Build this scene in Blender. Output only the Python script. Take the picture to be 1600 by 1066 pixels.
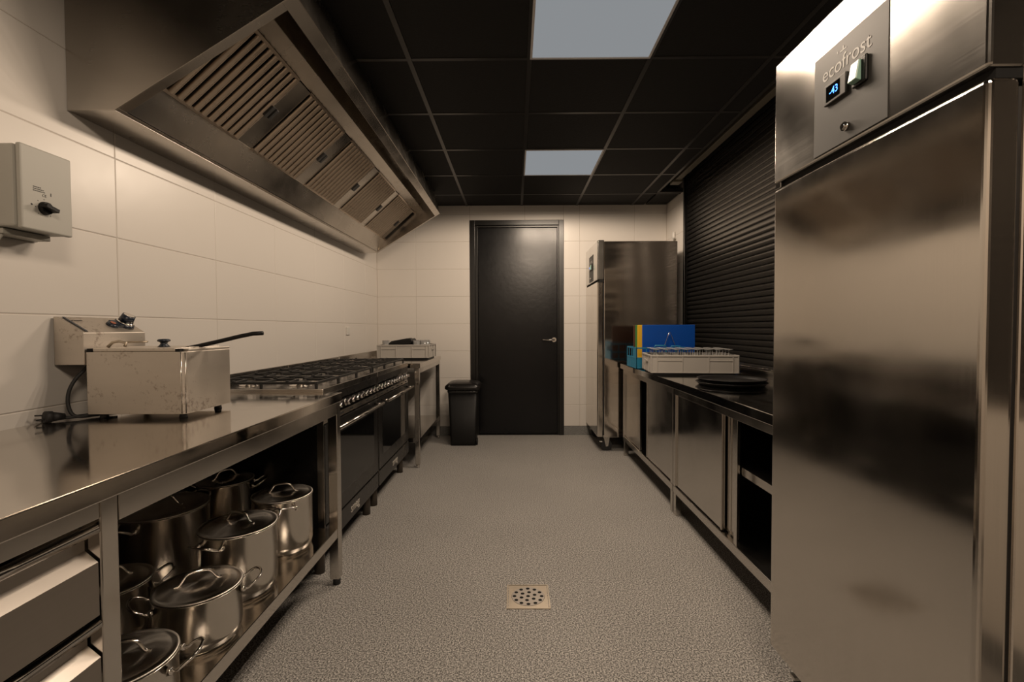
import bpy, bmesh, math, random
from mathutils import Vector, Matrix
random.seed(7)
PI = math.pi
for o in list(bpy.data.objects): bpy.data.objects.remove(o, do_unlink=True)
S = bpy.context.scene
COL = S.collection

# ------------------------------------------------------------------ camera
cam_d = bpy.data.cameras.new('camera'); cam = bpy.data.objects.new('camera', cam_d); COL.objects.link(cam)
cam_d.sensor_width = 36.0; cam_d.sensor_fit = 'HORIZONTAL'; cam_d.lens = 36.0*741.87/1600.0
cam_d.clip_start = 0.02; cam_d.clip_end = 60
Rr = Vector((0.99996848, 0.00669921, -0.00426107)); Uu = Vector((0.00407903, 0.02695656, 0.99962828)); Ff = Vector((-0.00681158, 0.99961416, -0.02692839))
cam.matrix_world = Matrix(((Rr.x, Uu.x, -Ff.x, 0), (Rr.y, Uu.y, -Ff.y, 0), (Rr.z, Uu.z, -Ff.z, 1.1846), (0, 0, 0, 1)))
S.camera = cam
# ------------------------------------------------------------------ world, exposure
w = bpy.data.worlds.new('world'); S.world = w; w.use_nodes = True
w.node_tree.nodes['Background'].inputs[0].default_value = (0.9, 0.75, 0.6, 1)
w.node_tree.nodes['Background'].inputs[1].default_value = 0.02
S.view_settings.view_transform = 'Standard'; S.view_settings.look = 'None'
S.view_settings.exposure = 0.0; S.view_settings.gamma = 1.0
S.view_settings.use_curve_mapping = False
S.cycles.max_bounces = 10; S.cycles.glossy_bounces = 6; S.cycles.diffuse_bounces = 5; S.cycles.transmission_bounces = 8
S.cycles.caustics_reflective = False; S.cycles.caustics_refractive = False
# ------------------------------------------------------------------ lamps: LED arrays in the ceiling panels
ZC = 2.526
PANELS = [(0.377, 2.1012), (0.377, 3.9012), (0.377, -0.2988)]
LED_W = 4.6; LED_COL = (1.0, 0.80, 0.61); LED_N = 4
def led_array(cx, cy):
    for i in range(LED_N):
        for j in range(LED_N):
            l = bpy.data.lights.new('led_lamp', 'SPOT'); l.energy = LED_W; l.color = LED_COL
            l.shadow_soft_size = 0.0; l.spot_size = math.radians(179); l.spot_blend = 0.20
            o = bpy.data.objects.new('led_lamp', l); COL.objects.link(o)
            o.location = (cx-0.24+0.48*i/(LED_N-1), cy-0.24+0.48*j/(LED_N-1), ZC-0.035)
for c in PANELS: led_array(*c)

# ------------------------------------------------------------------ materials
def nodes(name):
    m = bpy.data.materials.new(name); m.use_nodes = True
    nt = m.node_tree; b = nt.nodes['Principled BSDF']
    return m, nt, b
def plain(name, col, rough=0.5, metal=0.0, spec=0.5, bump=0, bscale=40, var=0.0, **kw):
    m, nt, b = nodes(name)
    b.inputs['Base Color'].default_value = (*col, 1); b.inputs['Roughness'].default_value = rough
    b.inputs['Metallic'].default_value = metal; b.inputs['Specular IOR Level'].default_value = spec
    for k, v in kw.items(): b.inputs[k.replace('_', ' ')].default_value = v
    tc = nt.nodes.new('ShaderNodeTexCoord')
    if bump:
        n = nt.nodes.new('ShaderNodeTexNoise'); n.inputs['Scale'].default_value = bscale
        nt.links.new(tc.outputs['Object'], n.inputs['Vector'])
        bp = nt.nodes.new('ShaderNodeBump'); bp.inputs['Strength'].default_value = bump; bp.inputs['Distance'].default_value = 0.002
        nt.links.new(n.outputs['Fac'], bp.inputs['Height']); nt.links.new(bp.outputs['Normal'], b.inputs['Normal'])
    if var:
        n = nt.nodes.new('ShaderNodeTexNoise'); n.inputs['Scale'].default_value = 6; n.inputs['Detail'].default_value = 6
        nt.links.new(tc.outputs['Object'], n.inputs['Vector'])
        r = nt.nodes.new('ShaderNodeMapRange'); r.inputs[3].default_value = rough-var; r.inputs[4].default_value = rough+var
        nt.links.new(n.outputs['Fac'], r.inputs[0]); nt.links.new(r.outputs[0], b.inputs['Roughness'])
    return m
def steel(name, col=(0.58, 0.55, 0.51), rough=0.24, grain=(3, 3, 400), gstr=0.02, wob=0.0, wobscale=(1, 1, 1), smudge=0.08, dirt=0.0, aniso=0.0):
    """brushed stainless: fine grain along one axis, slow sheet-metal waviness, smudges in the gloss"""
    m, nt, b = nodes(name); L = nt.links.new
    b.inputs['Metallic'].default_value = 1.0
    tc = nt.nodes.new('ShaderNodeTexCoord')
    mp = nt.nodes.new('ShaderNodeMapping'); mp.inputs['Scale'].default_value = grain
    L(tc.outputs['Object'], mp.inputs['Vector'])
    g = nt.nodes.new('ShaderNodeTexNoise'); g.inputs['Scale'].default_value = 1.0; g.inputs['Detail'].default_value = 4
    L(mp.outputs[0], g.inputs['Vector'])
    n = nt.nodes.new('ShaderNodeTexNoise'); n.inputs['Scale'].default_value = 5; n.inputs['Detail'].default_value = 7
    L(tc.outputs['Object'], n.inputs['Vector'])
    r = nt.nodes.new('ShaderNodeMapRange'); r.inputs[1].default_value = 0.3; r.inputs[2].default_value = 0.75
    r.inputs[3].default_value = rough-smudge*0.5; r.inputs[4].default_value = rough+smudge
    L(n.outputs['Fac'], r.inputs[0]); 
    ad = nt.nodes.new('ShaderNodeMath'); ad.operation = 'MULTIPLY_ADD'; ad.inputs[1].default_value = 0.04
    L(g.outputs['Fac'], ad.inputs[0]); L(r.outputs[0], ad.inputs[2]); L(ad.outputs[0], b.inputs['Roughness'])
    mix = nt.nodes.new('ShaderNodeMixRGB'); mix.inputs[1].default_value = (*[c*0.95 for c in col], 1); mix.inputs[2].default_value = (*[min(1, c*1.05) for c in col], 1)
    L(g.outputs['Fac'], mix.inputs[0])
    last = mix.outputs[0]
    if dirt:
        n2 = nt.nodes.new('ShaderNodeTexNoise'); n2.inputs['Scale'].default_value = 70; n2.inputs['Detail'].default_value = 9; n2.inputs['Roughness'].default_value = 0.7
        L(tc.outputs['Object'], n2.inputs['Vector'])
        cr = nt.nodes.new('ShaderNodeMapRange'); cr.inputs[1].default_value = 0.88; cr.inputs[2].default_value = 1.02; cr.inputs[4].default_value = dirt
        mm = nt.nodes.new('ShaderNodeMath'); mm.operation = 'MULTIPLY_ADD'; mm.inputs[1].default_value = 0.55
        n4 = nt.nodes.new('ShaderNodeTexNoise'); n4.inputs['Scale'].default_value = 9; L(tc.outputs['Object'], n4.inputs['Vector'])
        L(n4.outputs['Fac'], mm.inputs[0]); L(n2.outputs['Fac'], mm.inputs[2]); L(mm.outputs[0], cr.inputs[0])
        m2 = nt.nodes.new('ShaderNodeMixRGB'); m2.inputs[2].default_value = (0.11, 0.045, 0.02, 1)
        L(cr.outputs[0], m2.inputs[0]); L(last, m2.inputs[1]); last = m2.outputs[0]
    L(last, b.inputs['Base Color'])
    bp = nt.nodes.new('ShaderNodeBump'); bp.inputs['Strength'].default_value = gstr; bp.inputs['Distance'].default_value = 0.0004
    L(g.outputs['Fac'], bp.inputs['Height'])
    out = bp.outputs['Normal']
    if wob:
        mp2 = nt.nodes.new('ShaderNodeMapping'); mp2.inputs['Scale'].default_value = wobscale
        L(tc.outputs['Object'], mp2.inputs['Vector'])
        n3 = nt.nodes.new('ShaderNodeTexNoise'); n3.inputs['Scale'].default_value = 1.0; n3.inputs['Detail'].default_value = 1
        L(mp2.outputs[0], n3.inputs['Vector'])
        b3 = nt.nodes.new('ShaderNodeBump'); b3.inputs['Strength'].default_value = 1.0; b3.inputs['Distance'].default_value = wob
        L(n3.outputs['Fac'], b3.inputs['Height']); L(out, b3.inputs['Normal']); out = b3.outputs['Normal']
    L(out, b.inputs['Normal'])
    if aniso:
        b.inputs['Anisotropic'].default_value = aniso
        tg = nt.nodes.new('ShaderNodeTangent'); tg.direction_type = 'RADIAL'; tg.axis = 'Z'
        L(tg.outputs[0], b.inputs['Tangent'])
    return m
def emis(name, col, s):
    m, nt, b = nodes(name)
    b.inputs['Base Color'].default_value = (0.02, 0.02, 0.02, 1)
    b.inputs['Emission Color'].default_value = (*col, 1); b.inputs['Emission Strength'].default_value = s
    return m
def speckle(name, base, dark, light, scale, rough):
    m, nt, b = nodes(name); L = nt.links.new
    tc = nt.nodes.new('ShaderNodeTexCoord')
    n = nt.nodes.new('ShaderNodeTexNoise'); n.inputs['Scale'].default_value = scale; n.inputs['Detail'].default_value = 2; n.inputs['Roughness'].default_value = 0.8
    L(tc.outputs['Object'], n.inputs['Vector'])
    cr = nt.nodes.new('ShaderNodeValToRGB'); e = cr.color_ramp.elements
    e[0].position = 0.41; e[0].color = (*dark, 1); e[1].position = 0.60; e[1].color = (*light, 1)
    x = e.new(0.50); x.color = (*base, 1)
    L(n.outputs['Fac'], cr.inputs[0])
    n2 = nt.nodes.new('ShaderNodeTexNoise'); n2.inputs['Scale'].default_value = 1.6; n2.inputs['Detail'].default_value = 5
    L(tc.outputs['Object'], n2.inputs['Vector'])
    mr = nt.nodes.new('ShaderNodeMapRange'); mr.inputs[3].default_value = 0.85; mr.inputs[4].default_value = 1.12
    L(n2.outputs['Fac'], mr.inputs[0])
    mul = nt.nodes.new('ShaderNodeVectorMath'); mul.operation = 'SCALE'
    L(cr.outputs[0], mul.inputs[0]); L(mr.outputs[0], mul.inputs['Scale']); L(mul.outputs[0], b.inputs['Base Color'])
    b.inputs['Roughness'].default_value = rough; b.inputs['Specular IOR Level'].default_value = 0.3
    bp = nt.nodes.new('ShaderNodeBump'); bp.inputs['Strength'].default_value = 0.06; bp.inputs['Distance'].default_value = 0.001
    L(n.outputs['Fac'], bp.inputs['Height']); L(bp.outputs['Normal'], b.inputs['Normal'])
    return m
M = {}
M['tile'] = plain('glazed_wall_tile', (0.74, 0.70, 0.65), 0.30, spec=0.35, bump=0.25, bscale=9, var=0.05)
M['grout'] = plain('grout', (0.50, 0.45, 0.40), 0.7)
M['plaster'] = plain('plaster', (0.60, 0.55, 0.50), 0.8)
M['floor'] = speckle('speckled_vinyl', (0.33, 0.315, 0.297), (0.10, 0.095, 0.088), (0.74, 0.71, 0.67), 170, 0.55)
M['cove'] = speckle('skirting_vinyl', (0.20, 0.20, 0.19), (0.09, 0.09, 0.09), (0.35, 0.35, 0.34), 210, 0.5)
M['ceil'] = plain('black_ceiling_board', (0.012, 0.0115, 0.011), 0.75, spec=0.2, bump=0.5, bscale=90)
M['rail'] = plain('black_ceiling_rail', (0.022, 0.020, 0.018), 0.36, spec=0.4)
M['diff'] = emis('lamp_diffuser', (0.90, 0.95, 1.0), 0.27); _b = M['diff'].node_tree.nodes['Principled BSDF']; _b.inputs['Roughness'].default_value = 1; _b.inputs['Specular IOR Level'].default_value = 0
M['diffrim'] = plain('lamp_rim', (0.75, 0.72, 0.70), 0.4)
M['steel'] = steel('brushed_steel', grain=(2, 2, 260), rough=0.20)
M['steely'] = steel('brushed_steel_long', grain=(160, 3, 160), rough=0.16, gstr=0.015)
M['top'] = steel('worktop_steel', col=(0.64, 0.60, 0.55), grain=(260, 3, 3), rough=0.075, smudge=0.10, gstr=0.01, wob=0.0012, wobscale=(3, 2, 1))
M['topr'] = steel('worktop_steel_polished', col=(0.52, 0.50, 0.47), grain=(260, 3, 3), rough=0.06, smudge=0.08, gstr=0.01, wob=0.001, wobscale=(3, 2, 1))
M['vert'] = steel('brushed_steel_upright', grain=(220, 220, 3), rough=0.13, gstr=0.01)
M['fridge'] = steel('fridge_door_steel', col=(0.62, 0.58, 0.53), grain=(330, 330, 4), rough=0.10, smudge=0.05, gstr=0.004, wob=0.0018, wobscale=(0.5, 0.7, 2.2))
M['head'] = steel('fridge_head_steel', col=(0.42, 0.40, 0.37), grain=(4, 4, 330), rough=0.15, smudge=0.04, gstr=0.01)
M['fside'] = steel('fridge_side_steel', col=(0.74, 0.69, 0.63), grain=(200, 200, 3), rough=0.085, smudge=0.015, gstr=0.002, wob=0.004, wobscale=(1.0, 1, 9))
M['hood'] = steel('hood_steel', col=(0.45, 0.415, 0.37), grain=(6, 6, 180), rough=0.22, smudge=0.08)
M['slat'] = steel('hood_filter_steel', col=(0.47, 0.395, 0.32), grain=(3, 200, 3), rough=0.26)
M['pot'] = steel('pot_steel', col=(0.66, 0.62, 0.56), grain=(3, 3, 260), rough=0.17, smudge=0.03, gstr=0.008, aniso=0.7)
M['lid'] = steel('pot_lid_steel', col=(0.62, 0.58, 0.53), grain=(60, 60, 3), rough=0.27, smudge=0.03, gstr=0.005, aniso=0.85)
M['chrome'] = plain('polished_chrome', (0.75, 0.72, 0.68), 0.10, 1.0)
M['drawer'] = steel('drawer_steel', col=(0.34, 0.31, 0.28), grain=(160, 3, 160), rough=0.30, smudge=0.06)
M['dirty'] = steel('stained_steel', col=(0.62, 0.57, 0.51), grain=(5, 5, 40), rough=0.44, smudge=0.12, dirt=0.5)
M['black'] = plain('black_satin_panel', (0.008, 0.0075, 0.007), 0.28, var=0.06, spec=0.4)
M['gloss'] = plain('black_glass', (0.004, 0.004, 0.004), 0.06, spec=0.4)
M['plastic'] = plain('black_plastic', (0.005, 0.005, 0.005), 0.48, spec=0.3, bump=0.3, bscale=200)
M['bag'] = plain('black_bin_liner', (0.02, 0.02, 0.02), 0.18, bump=1.0, bscale=60)
M['iron'] = plain('cast_iron', (0.014, 0.014, 0.014), 0.42, bump=0.6, bscale=300)
M['rubber'] = plain('rubber', (0.015, 0.015, 0.016), 0.6)
M['door'] = plain('black_door_paint', (0.0035, 0.0035, 0.0042), 0.25, spec=0.33, bump=0.2, bscale=25, var=0.05)
M['doorframe'] = plain('black_frame_paint', (0.007, 0.0065, 0.006), 0.30)
M['shut'] = plain('black_shutter_slat', (0.10, 0.093, 0.085), 0.10, metal=0.6, IOR=2.0)
M['greyp'] = plain('grey_crate_plastic', (0.50, 0.47, 0.43), 0.5)
M['bluep'] = plain('blue_crate_plastic', (0.02, 0.22, 0.38), 0.4)
M['blueb'] = plain('blue_cutting_board', (0.001, 0.075, 0.42), 0.35, bump=0.3, bscale=120)
M['yelb'] = plain('yellow_cutting_board', (0.85, 0.48, 0.02), 0.4)
M['grnb'] = plain('green_cutting_board', (0.05, 0.22, 0.06), 0.4)
M['redb'] = plain('brown_cutting_board', (0.09, 0.03, 0.015), 0.4)
M['boxgrey'] = plain('pale_grey_enclosure', (0.42, 0.41, 0.37), 0.45)
M['panelgrey'] = plain('dark_grey_fascia', (0.055, 0.053, 0.049), 0.5, spec=0.25)
M['print'] = plain('pale_print', (0.30, 0.29, 0.27), 0.5)
M['ink'] = plain('black_print', (0.02, 0.02, 0.02), 0.6)
M['white'] = plain('white_plastic', (0.70, 0.68, 0.64), 0.35)
M['beige'] = plain('beige_beam_paint', (0.17, 0.15, 0.11), 0.5)
M['green'] = plain('green_switch', (0.25, 0.42, 0.34), 0.25)
M['navy'] = plain('dark_blue_plastic', (0.012, 0.02, 0.035), 0.25)
M['orange'] = plain('orange_indicator', (0.35, 0.08, 0.02), 0.3)
M['blueled'] = emis('blue_display_digits', (0.02, 0.22, 1.0), 4.0)
M['brass'] = steel('worn_drain_metal', col=(0.56, 0.49, 0.40), grain=(30, 30, 3), rough=0.38, smudge=0.1, dirt=0.25)
M['drainplate'] = plain('drain_plate', (0.46, 0.42, 0.38), 0.45, metal=0.8, bump=0.3)
M['dark'] = plain('dark_void', (0.004, 0.004, 0.004), 0.9)
M['glass'] = plain('clear_glass', (0.95, 0.94, 0.92), 0.08, **{'Transmission_Weight': 0.72, 'IOR': 1.5})
M['film'] = plain('clear_wrap', (0.9, 0.9, 0.88), 0.12, **{'Transmission_Weight': 0.75, 'IOR': 1.3})
M['frost'] = plain('glass_foot', (0.93, 0.92, 0.90), 0.10, **{'Transmission_Weight': 0.55, 'IOR': 1.5})
M['lidp'] = plain('black_gloss_plastic', (0.008, 0.007, 0.0065), 0.28)
M['badge'] = plain('silver_badge', (0.70, 0.66, 0.60), 0.42, metal=0.5)
M['dullmetal'] = plain('dull_dark_metal', (0.10, 0.085, 0.07), 0.5, metal=0.6)
M['recess'] = steel('hood_recess_steel', col=(0.40, 0.37, 0.33), grain=(6, 6, 180), rough=0.08, smudge=0.03)
M['carc'] = steel('cabinet_shaded_steel', col=(0.10, 0.095, 0.09), grain=(3, 3, 100), rough=0.35)  # ordinary steel darkened: the shade inside the cabinet is put into its colour
M['tray'] = plain('black_baking_pan', (0.015, 0.014, 0.014), 0.34, bump=0.3, bscale=160)

# ------------------------------------------------------------------ mesh helpers
class MB:
    def __init__(s): s.v = []; s.f = []; s.sm = []
    def add(s, vs, fs, smooth=False):
        n = len(s.v); s.v += [tuple(v) for v in vs]; s.f += [tuple(i+n for i in f) for f in fs]; s.sm += [smooth]*len(fs); return s
    def box(s, x0, x1, y0, y1, z0, z1):
        vs = [(x0,y0,z0),(x1,y0,z0),(x1,y1,z0),(x0,y1,z0),(x0,y0,z1),(x1,y0,z1),(x1,y1,z1),(x0,y1,z1)]
        return s.add(vs, [(0,3,2,1),(4,5,6,7),(0,1,5,4),(1,2,6,5),(2,3,7,6),(3,0,4,7)])
    def obox(s, c, ax, ay, az, hx, hy, hz):
        c = Vector(c); vs = []
        for k in (-1, 1):
            for (i, j) in ((-1,-1),(1,-1),(1,1),(-1,1)): vs.append(c+ax*hx*i+ay*hy*j+az*hz*k)
        return s.add(vs, [(0,3,2,1),(4,5,6,7),(0,1,5,4),(1,2,6,5),(2,3,7,6),(3,0,4,7)])
    def prism(s, poly, axis, a, b):
        """poly: 2d points; axis 'y': (x,z); 'x': (y,z); 'z': (x,y)"""
        def P(p, t): return {'y': (p[0], t, p[1]), 'x': (t, p[0], p[1]), 'z': (p[0], p[1], t)}[axis]
        n = len(poly); vs = [P(p, a) for p in poly]+[P(p, b) for p in poly]
        fs = [tuple(range(n)), tuple(range(2*n-1, n-1, -1))]+[(i, i+n, (i+1) % n+n, (i+1) % n) for i in range(n)]
        return s.add(vs, fs)
    def sheet(s, pts, t, axis, a, b, smooth=False):
        """open 2d polyline thickened by t, extruded along axis"""
        L = []; n = len(pts)
        for i, p in enumerate(pts):
            q0 = Vector(pts[max(0, i-1)]); q1 = Vector(pts[min(n-1, i+1)]); d = (q1-q0).normalized(); nn = Vector((-d.y, d.x))
            L.append((Vector(p)+nn*t*0.5, Vector(p)-nn*t*0.5))
        def P(p, u): return {'y': (p[0], u, p[1]), 'x': (u, p[0], p[1]), 'z': (p[0], p[1], u)}[axis]
        vs = []; fs = []
        for u in (a, b):
            for up, lo in L: vs += [P(up, u), P(lo, u)]
        m = 2*n
        for i in range(n-1):
            k = 2*i
            fs += [(k, k+2, k+2+m, k+m), (k+1, k+1+m, k+3+m, k+3), (k, k+1, k+3, k+2), (k+m, k+2+m, k+3+m, k+1+m)]
        fs += [(0, m, m+1, 1), (2*n-2, 2*n-1, m+2*n-1, m+2*n-2)]
        return s.add(vs, fs, smooth)
    def cyl(s, p0, p1, r0, r1=None, n=20, smooth=True):
        r1 = r0 if r1 is None else r1
        p0 = Vector(p0); p1 = Vector(p1); d = (p1-p0).normalized()
        a = d.orthogonal().normalized(); b = d.cross(a)
        vs = [p0+(a*math.cos(2*PI*i/n)+b*math.sin(2*PI*i/n))*r0 for i in range(n)]+[p1+(a*math.cos(2*PI*i/n)+b*math.sin(2*PI*i/n))*r1 for i in range(n)]
        s.add(vs, [(i, (i+1) % n, (i+1) % n+n, i+n) for i in range(n)], smooth)
        k = len(s.v)-2*n
        s.f += [tuple(k+i for i in range(n-1, -1, -1)), tuple(k+n+i for i in range(n))]; s.sm += [False, False]
        return s
    def tube(s, pts, r, n=8, closed=False):
        pts = [Vector(p) for p in pts]; N = len(pts); vs = []; up = None
        for i, p in enumerate(pts):
            if closed: d = (pts[(i+1) % N]-pts[i-1]).normalized()
            else: d = (pts[min(N-1, i+1)]-pts[max(0, i-1)]).normalized()
            if up is None: up = d.orthogonal().normalized()
            up = (up-d*up.dot(d)).normalized(); b = d.cross(up)
            vs += [p+(up*math.cos(2*PI*k/n)+b*math.sin(2*PI*k/n))*r for k in range(n)]
        fs = []
        for i in range(N if closed else N-1):
            j = (i+1) % N
            fs += [(i*n+k, i*n+(k+1) % n, j*n+(k+1) % n, j*n+k) for k in range(n)]
        s.add(vs, fs, True)
        if not closed:
            k0 = len(s.v)-N*n
            s.f += [tuple(k0+i for i in range(n-1, -1, -1)), tuple(k0+(N-1)*n+i for i in range(n))]; s.sm += [True, True]
        return s
    def lathe(s, c, prof, n=40, smooth=True):
        c = Vector(c); vs = []; idx = []
        for (r, z) in prof:
            if r < 1e-6: idx.append([len(vs)]*n); vs.append(c+Vector((0, 0, z)))
            else:
                idx.append([len(vs)+i for i in range(n)]); vs += [c+Vector((r*math.cos(2*PI*i/n), r*math.sin(2*PI*i/n), z)) for i in range(n)]
        fs = []
        for a, b in zip(idx[:-1], idx[1:]):
            for i in range(n):
                f = [a[i], a[(i+1) % n], b[(i+1) % n], b[i]]
                g = []
                for q in f:
                    if q not in g: g.append(q)
                if len(g) > 2: fs.append(tuple(g))
        return s.add(vs, fs, smooth)
def mesh(name, mb, mat, off=(0, 0, 0)):
    me = bpy.data.meshes.new(name)
    me.from_pydata([(v[0]-off[0], v[1]-off[1], v[2]-off[2]) for v in mb.v], [], mb.f)
    me.polygons.foreach_set('use_smooth', mb.sm)
    me.materials.append(M[mat] if isinstance(mat, str) else mat)
    bm = bmesh.new(); bm.from_mesh(me); bmesh.ops.recalc_face_normals(bm, faces=bm.faces); bm.to_mesh(me); bm.free()
    return me
def root_of(o):
    while o.parent: o = o.parent
    return o
def part(name, mb, mat, parent=None, bevel=0.0, label=None, local=False, seg=2, kind=None):
    off = (0, 0, 0) if (parent is None or local) else root_of(parent).location
    o = bpy.data.objects.new(name, mesh(name, mb, mat, off)); COL.objects.link(o); o.parent = parent
    if bevel:
        b = o.modifiers.new('bevel', 'BEVEL'); b.width = bevel; b.segments = seg; b.limit_method = 'ANGLE'; b.angle_limit = math.radians(40)
        b.harden_normals = False
    if label: o['label'] = label
    if kind: o['kind'] = kind
    return o
def inst(name, me, parent, loc=(0, 0, 0)):
    o = bpy.data.objects.new(name, me); COL.objects.link(o); o.parent = parent; o.location = loc; return o
def thing(name, label, cat, loc=(0, 0, 0), rz=0.0, group=None):
    o = bpy.data.objects.new(name, None); COL.objects.link(o); o.location = loc; o.rotation_euler = (0, 0, rz); o.empty_display_size = 0.1
    o['label'] = label; o['category'] = cat
    if group: o['group'] = group
    return o
def struct(name, mb, mat, bevel=0.0, label=None):
    o = part(name, mb, mat, None, bevel); o['kind'] = 'structure'
    if label: o['label'] = label
    return o
def copy_tree(o, parent=None):
    c = o.copy(); COL.objects.link(c); c.parent = parent
    for ch in list(o.children): copy_tree(ch, c)
    return c
def text_mesh(body, size, extr, mat, Mx, name, parent):
    """flat lettering as a mesh; Mx places the text plane in world space"""
    cu = bpy.data.curves.new('lettering', 'FONT'); cu.body = body; cu.size = size; cu.extrude = extr; cu.align_x = 'CENTER'; cu.align_y = 'CENTER'
    t = bpy.data.objects.new('lettering', cu); COL.objects.link(t)
    dg = bpy.context.evaluated_depsgraph_get(); me = bpy.data.meshes.new_from_object(t.evaluated_get(dg))
    bpy.data.objects.remove(t, do_unlink=True)
    off = Matrix.Translation(-Vector(root_of(parent).location)) if parent else Matrix()
    me.transform(off @ Mx); me.materials.clear(); me.materials.append(M[mat])
    o = bpy.data.objects.new(name, me); COL.objects.link(o); o.parent = parent
    return o
def frame_mx(origin, right, up):
    r = Vector(right).normalized(); u = Vector(up).normalized(); n = r.cross(u)
    return Matrix(((r.x, u.x, n.x, origin[0]), (r.y, u.y, n.y, origin[1]), (r.z, u.z, n.z, origin[2]), (0, 0, 0, 1)))

def smooth_path(pts, it=3):
    pts = [Vector(p) for p in pts]
    for _ in range(it):
        q = [pts[0]]
        for a_, b_ in zip(pts[:-1], pts[1:]): q += [a_*.75+b_*.25, a_*.25+b_*.75]
        pts = q+[pts[-1]]
    return pts
# ------------------------------------------------------------------ room
XL, XR, YF, YN = -1.518, 1.66, 5.232, -1.45
fl = struct('floor', MB().box(XL-.1, XR+.1, YN-.1, YF+.2, -.08, 0), 'floor', label='grey speckled vinyl floor')
TT = 0.008; J = 0.0012
def wall_tiles(parent, plane, rects, us, vs):
    """tiles on a wall: us, vs = joint positions; rects = areas (u0,u1,v0,v1) to cover"""
    cache = {}
    for (a0, a1, b0, b1) in rects:
        U = [a0]+[u for u in us if a0+.004 < u < a1-.004]+[a1]; V = [b0]+[v for v in vs if b0+.004 < v < b1-.004]+[b1]
        for i in range(len(U)-1):
            for k in range(len(V)-1):
                wu, wv = round(U[i+1]-U[i], 4), round(V[k+1]-V[k], 4)
                key = (wu, wv)
                if key not in cache:
                    c = 0.0022; hu, hv = wu/2-J, wv/2-J
                    P = [(-hu, -hv), (hu, -hv), (hu, hv), (-hu, hv)]; Q = [(x-math.copysign(c, x), z-math.copysign(c, z)) for x, z in P]
                    mb = MB()
                    def T(x, z, d): return {'L': (d, x, z), 'F': (x, -d, z), 'R': (-d, x, z)}[plane]
                    v8 = [T(x, z, 0) for x, z in P]+[T(x, z, TT-.0015) for x, z in P]+[T(x, z, TT) for x, z in Q]
                    mb.add(v8, [(3,2,1,0),(8,9,10,11)]+[(n, (n+1) % 4, (n+1) % 4+4, n+4) for n in range(4)]+[(n+4, (n+1) % 4+4, (n+1) % 4+8, n+8) for n in range(4)])
                    cache[key] = mesh('wall_tile', mb, 'tile')
                cu, cv = (U[i]+U[i+1])/2, (V[k]+V[k+1])/2
                e = random.uniform(-.0004, .0004)
                loc = {'L': (XL-TT+e, cu, cv), 'F': (cu, YF+TT+e, cv), 'R': (XR+TT+e, cu, cv)}[plane]
                inst('wall_tile', cache[key], parent, loc)
HZ = [.035+.3*k for k in range(0, 9)]
wl = struct('wall_left', MB().box(XL-.15, XL-.0016, YN-.1, YF+.15, 0, 2.75), 'grout', label='cream tiled wall behind the cookers')
wall_tiles(wl, 'L', [(YN, YF, .10, ZC)], [1.8115+.6*j for j in range(-6, 7)], HZ)
DX0, DX1, DZ = -.493, .535, 2.367
wf = struct('wall_far', MB().box(XL-.15, DX0+.03, YF+.0016, YF+.15, 0, 2.75).box(DX1-.03, XR+.2, YF+.0016, YF+.15, 0, 2.75).box(DX0, DX1, YF+.0016, YF+.15, DZ-.02, 2.75), 'grout', label='cream tiled end wall')
FU = [-1.69+.6*i for i in range(7)]
wall_tiles(wf, 'F', [(XL, DX0, .10, ZC), (DX1, XR, .10, ZC), (DX0, DX1, DZ, ZC)], FU, HZ)
YS = 4.69
wr = struct('wall_right', MB().box(XR+.0016, XR+.2, YS, YF+.15, 0, 2.75).box(XR+.0016, XR+.2, YN-.1, YS, 0, .90).box(XR+.18, XR+.22, YN-.1, YS, .9, 2.75), 'grout', label='cream tiled pier beside the shutter')
wall_tiles(wr, 'R', [(YS+.002, YF, .10, ZC), (YN, YS, .10, .895)], [4.632-.6*j for j in range(11)], HZ)
struct('wall_near', MB().box(XL-.1, XR+.2, YN-.1, YN, 0, 2.75), 'plaster')
def cove(name, pts): return struct(name, pts, 'cove')
cove('baseboard_left', MB().box(XL-TT, XL+.004, YN, YF, 0, .10)).data
cove('baseboard_far', MB().box(XL, DX0, YF-.004, YF+TT, 0, .10).box(DX1, XR, YF-.004, YF+TT, 0, .10))
cove('baseboard_right', MB().box(XR-.004, XR+TT, YN, YF, 0, .10))
# ceiling: boards and rails are pieces
XB = 1.417; YB = 4.742
ce = struct('ceiling', MB().box(XL-.1, XR+.2, YN-.1, YF+.15, 2.72, 2.80), 'dark', label='black suspended ceiling')
CX = [XL, -1.123, -.523, .077, .677, 1.277, XB, XR]; CY = [YN, -1.199, -.599, .001, .601, 1.201, 1.801, 2.401, 3.001, 3.601, 4.201, 4.801, YF]
cache = {}
for i in range(len(CX)-1):
    for k in range(len(CY)-1):
        x0, x1, y0, y1 = CX[i], CX[i+1], CY[k], CY[k+1]
        if x0 >= XB-.01:
            if y0 < YB-.1:
                continue
        if any(abs((x0+x1)/2-px) < .05 and abs((y0+y1)/2-py) < .05 for px, py in PANELS): continue
        if x0 < -.78 and x1 < -.5 and x1 < -1.0 and 1.7 < (y0+y1)/2 < 4.6: pass
        key = (round(x1-x0, 3), round(y1-y0, 3))
        if key not in cache:
            hx, hy = key[0]/2-.011, key[1]/2-.011
            cache[key] = mesh('ceiling_board', MB().box(-hx, hx, -hy, hy, -.004, .012), 'ceil')
        inst('ceiling_board', cache[key], ce, ((x0+x1)/2, (y0+y1)/2, ZC+.004))
for x in CX[1:-1]:
    y1 = YF if x < XB-.01 else YB+.012
    part('ceiling_rail', MB().box(x-.012, x+.012, YN, y1, ZC-.003, ZC+.03), 'rail', ce)
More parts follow.
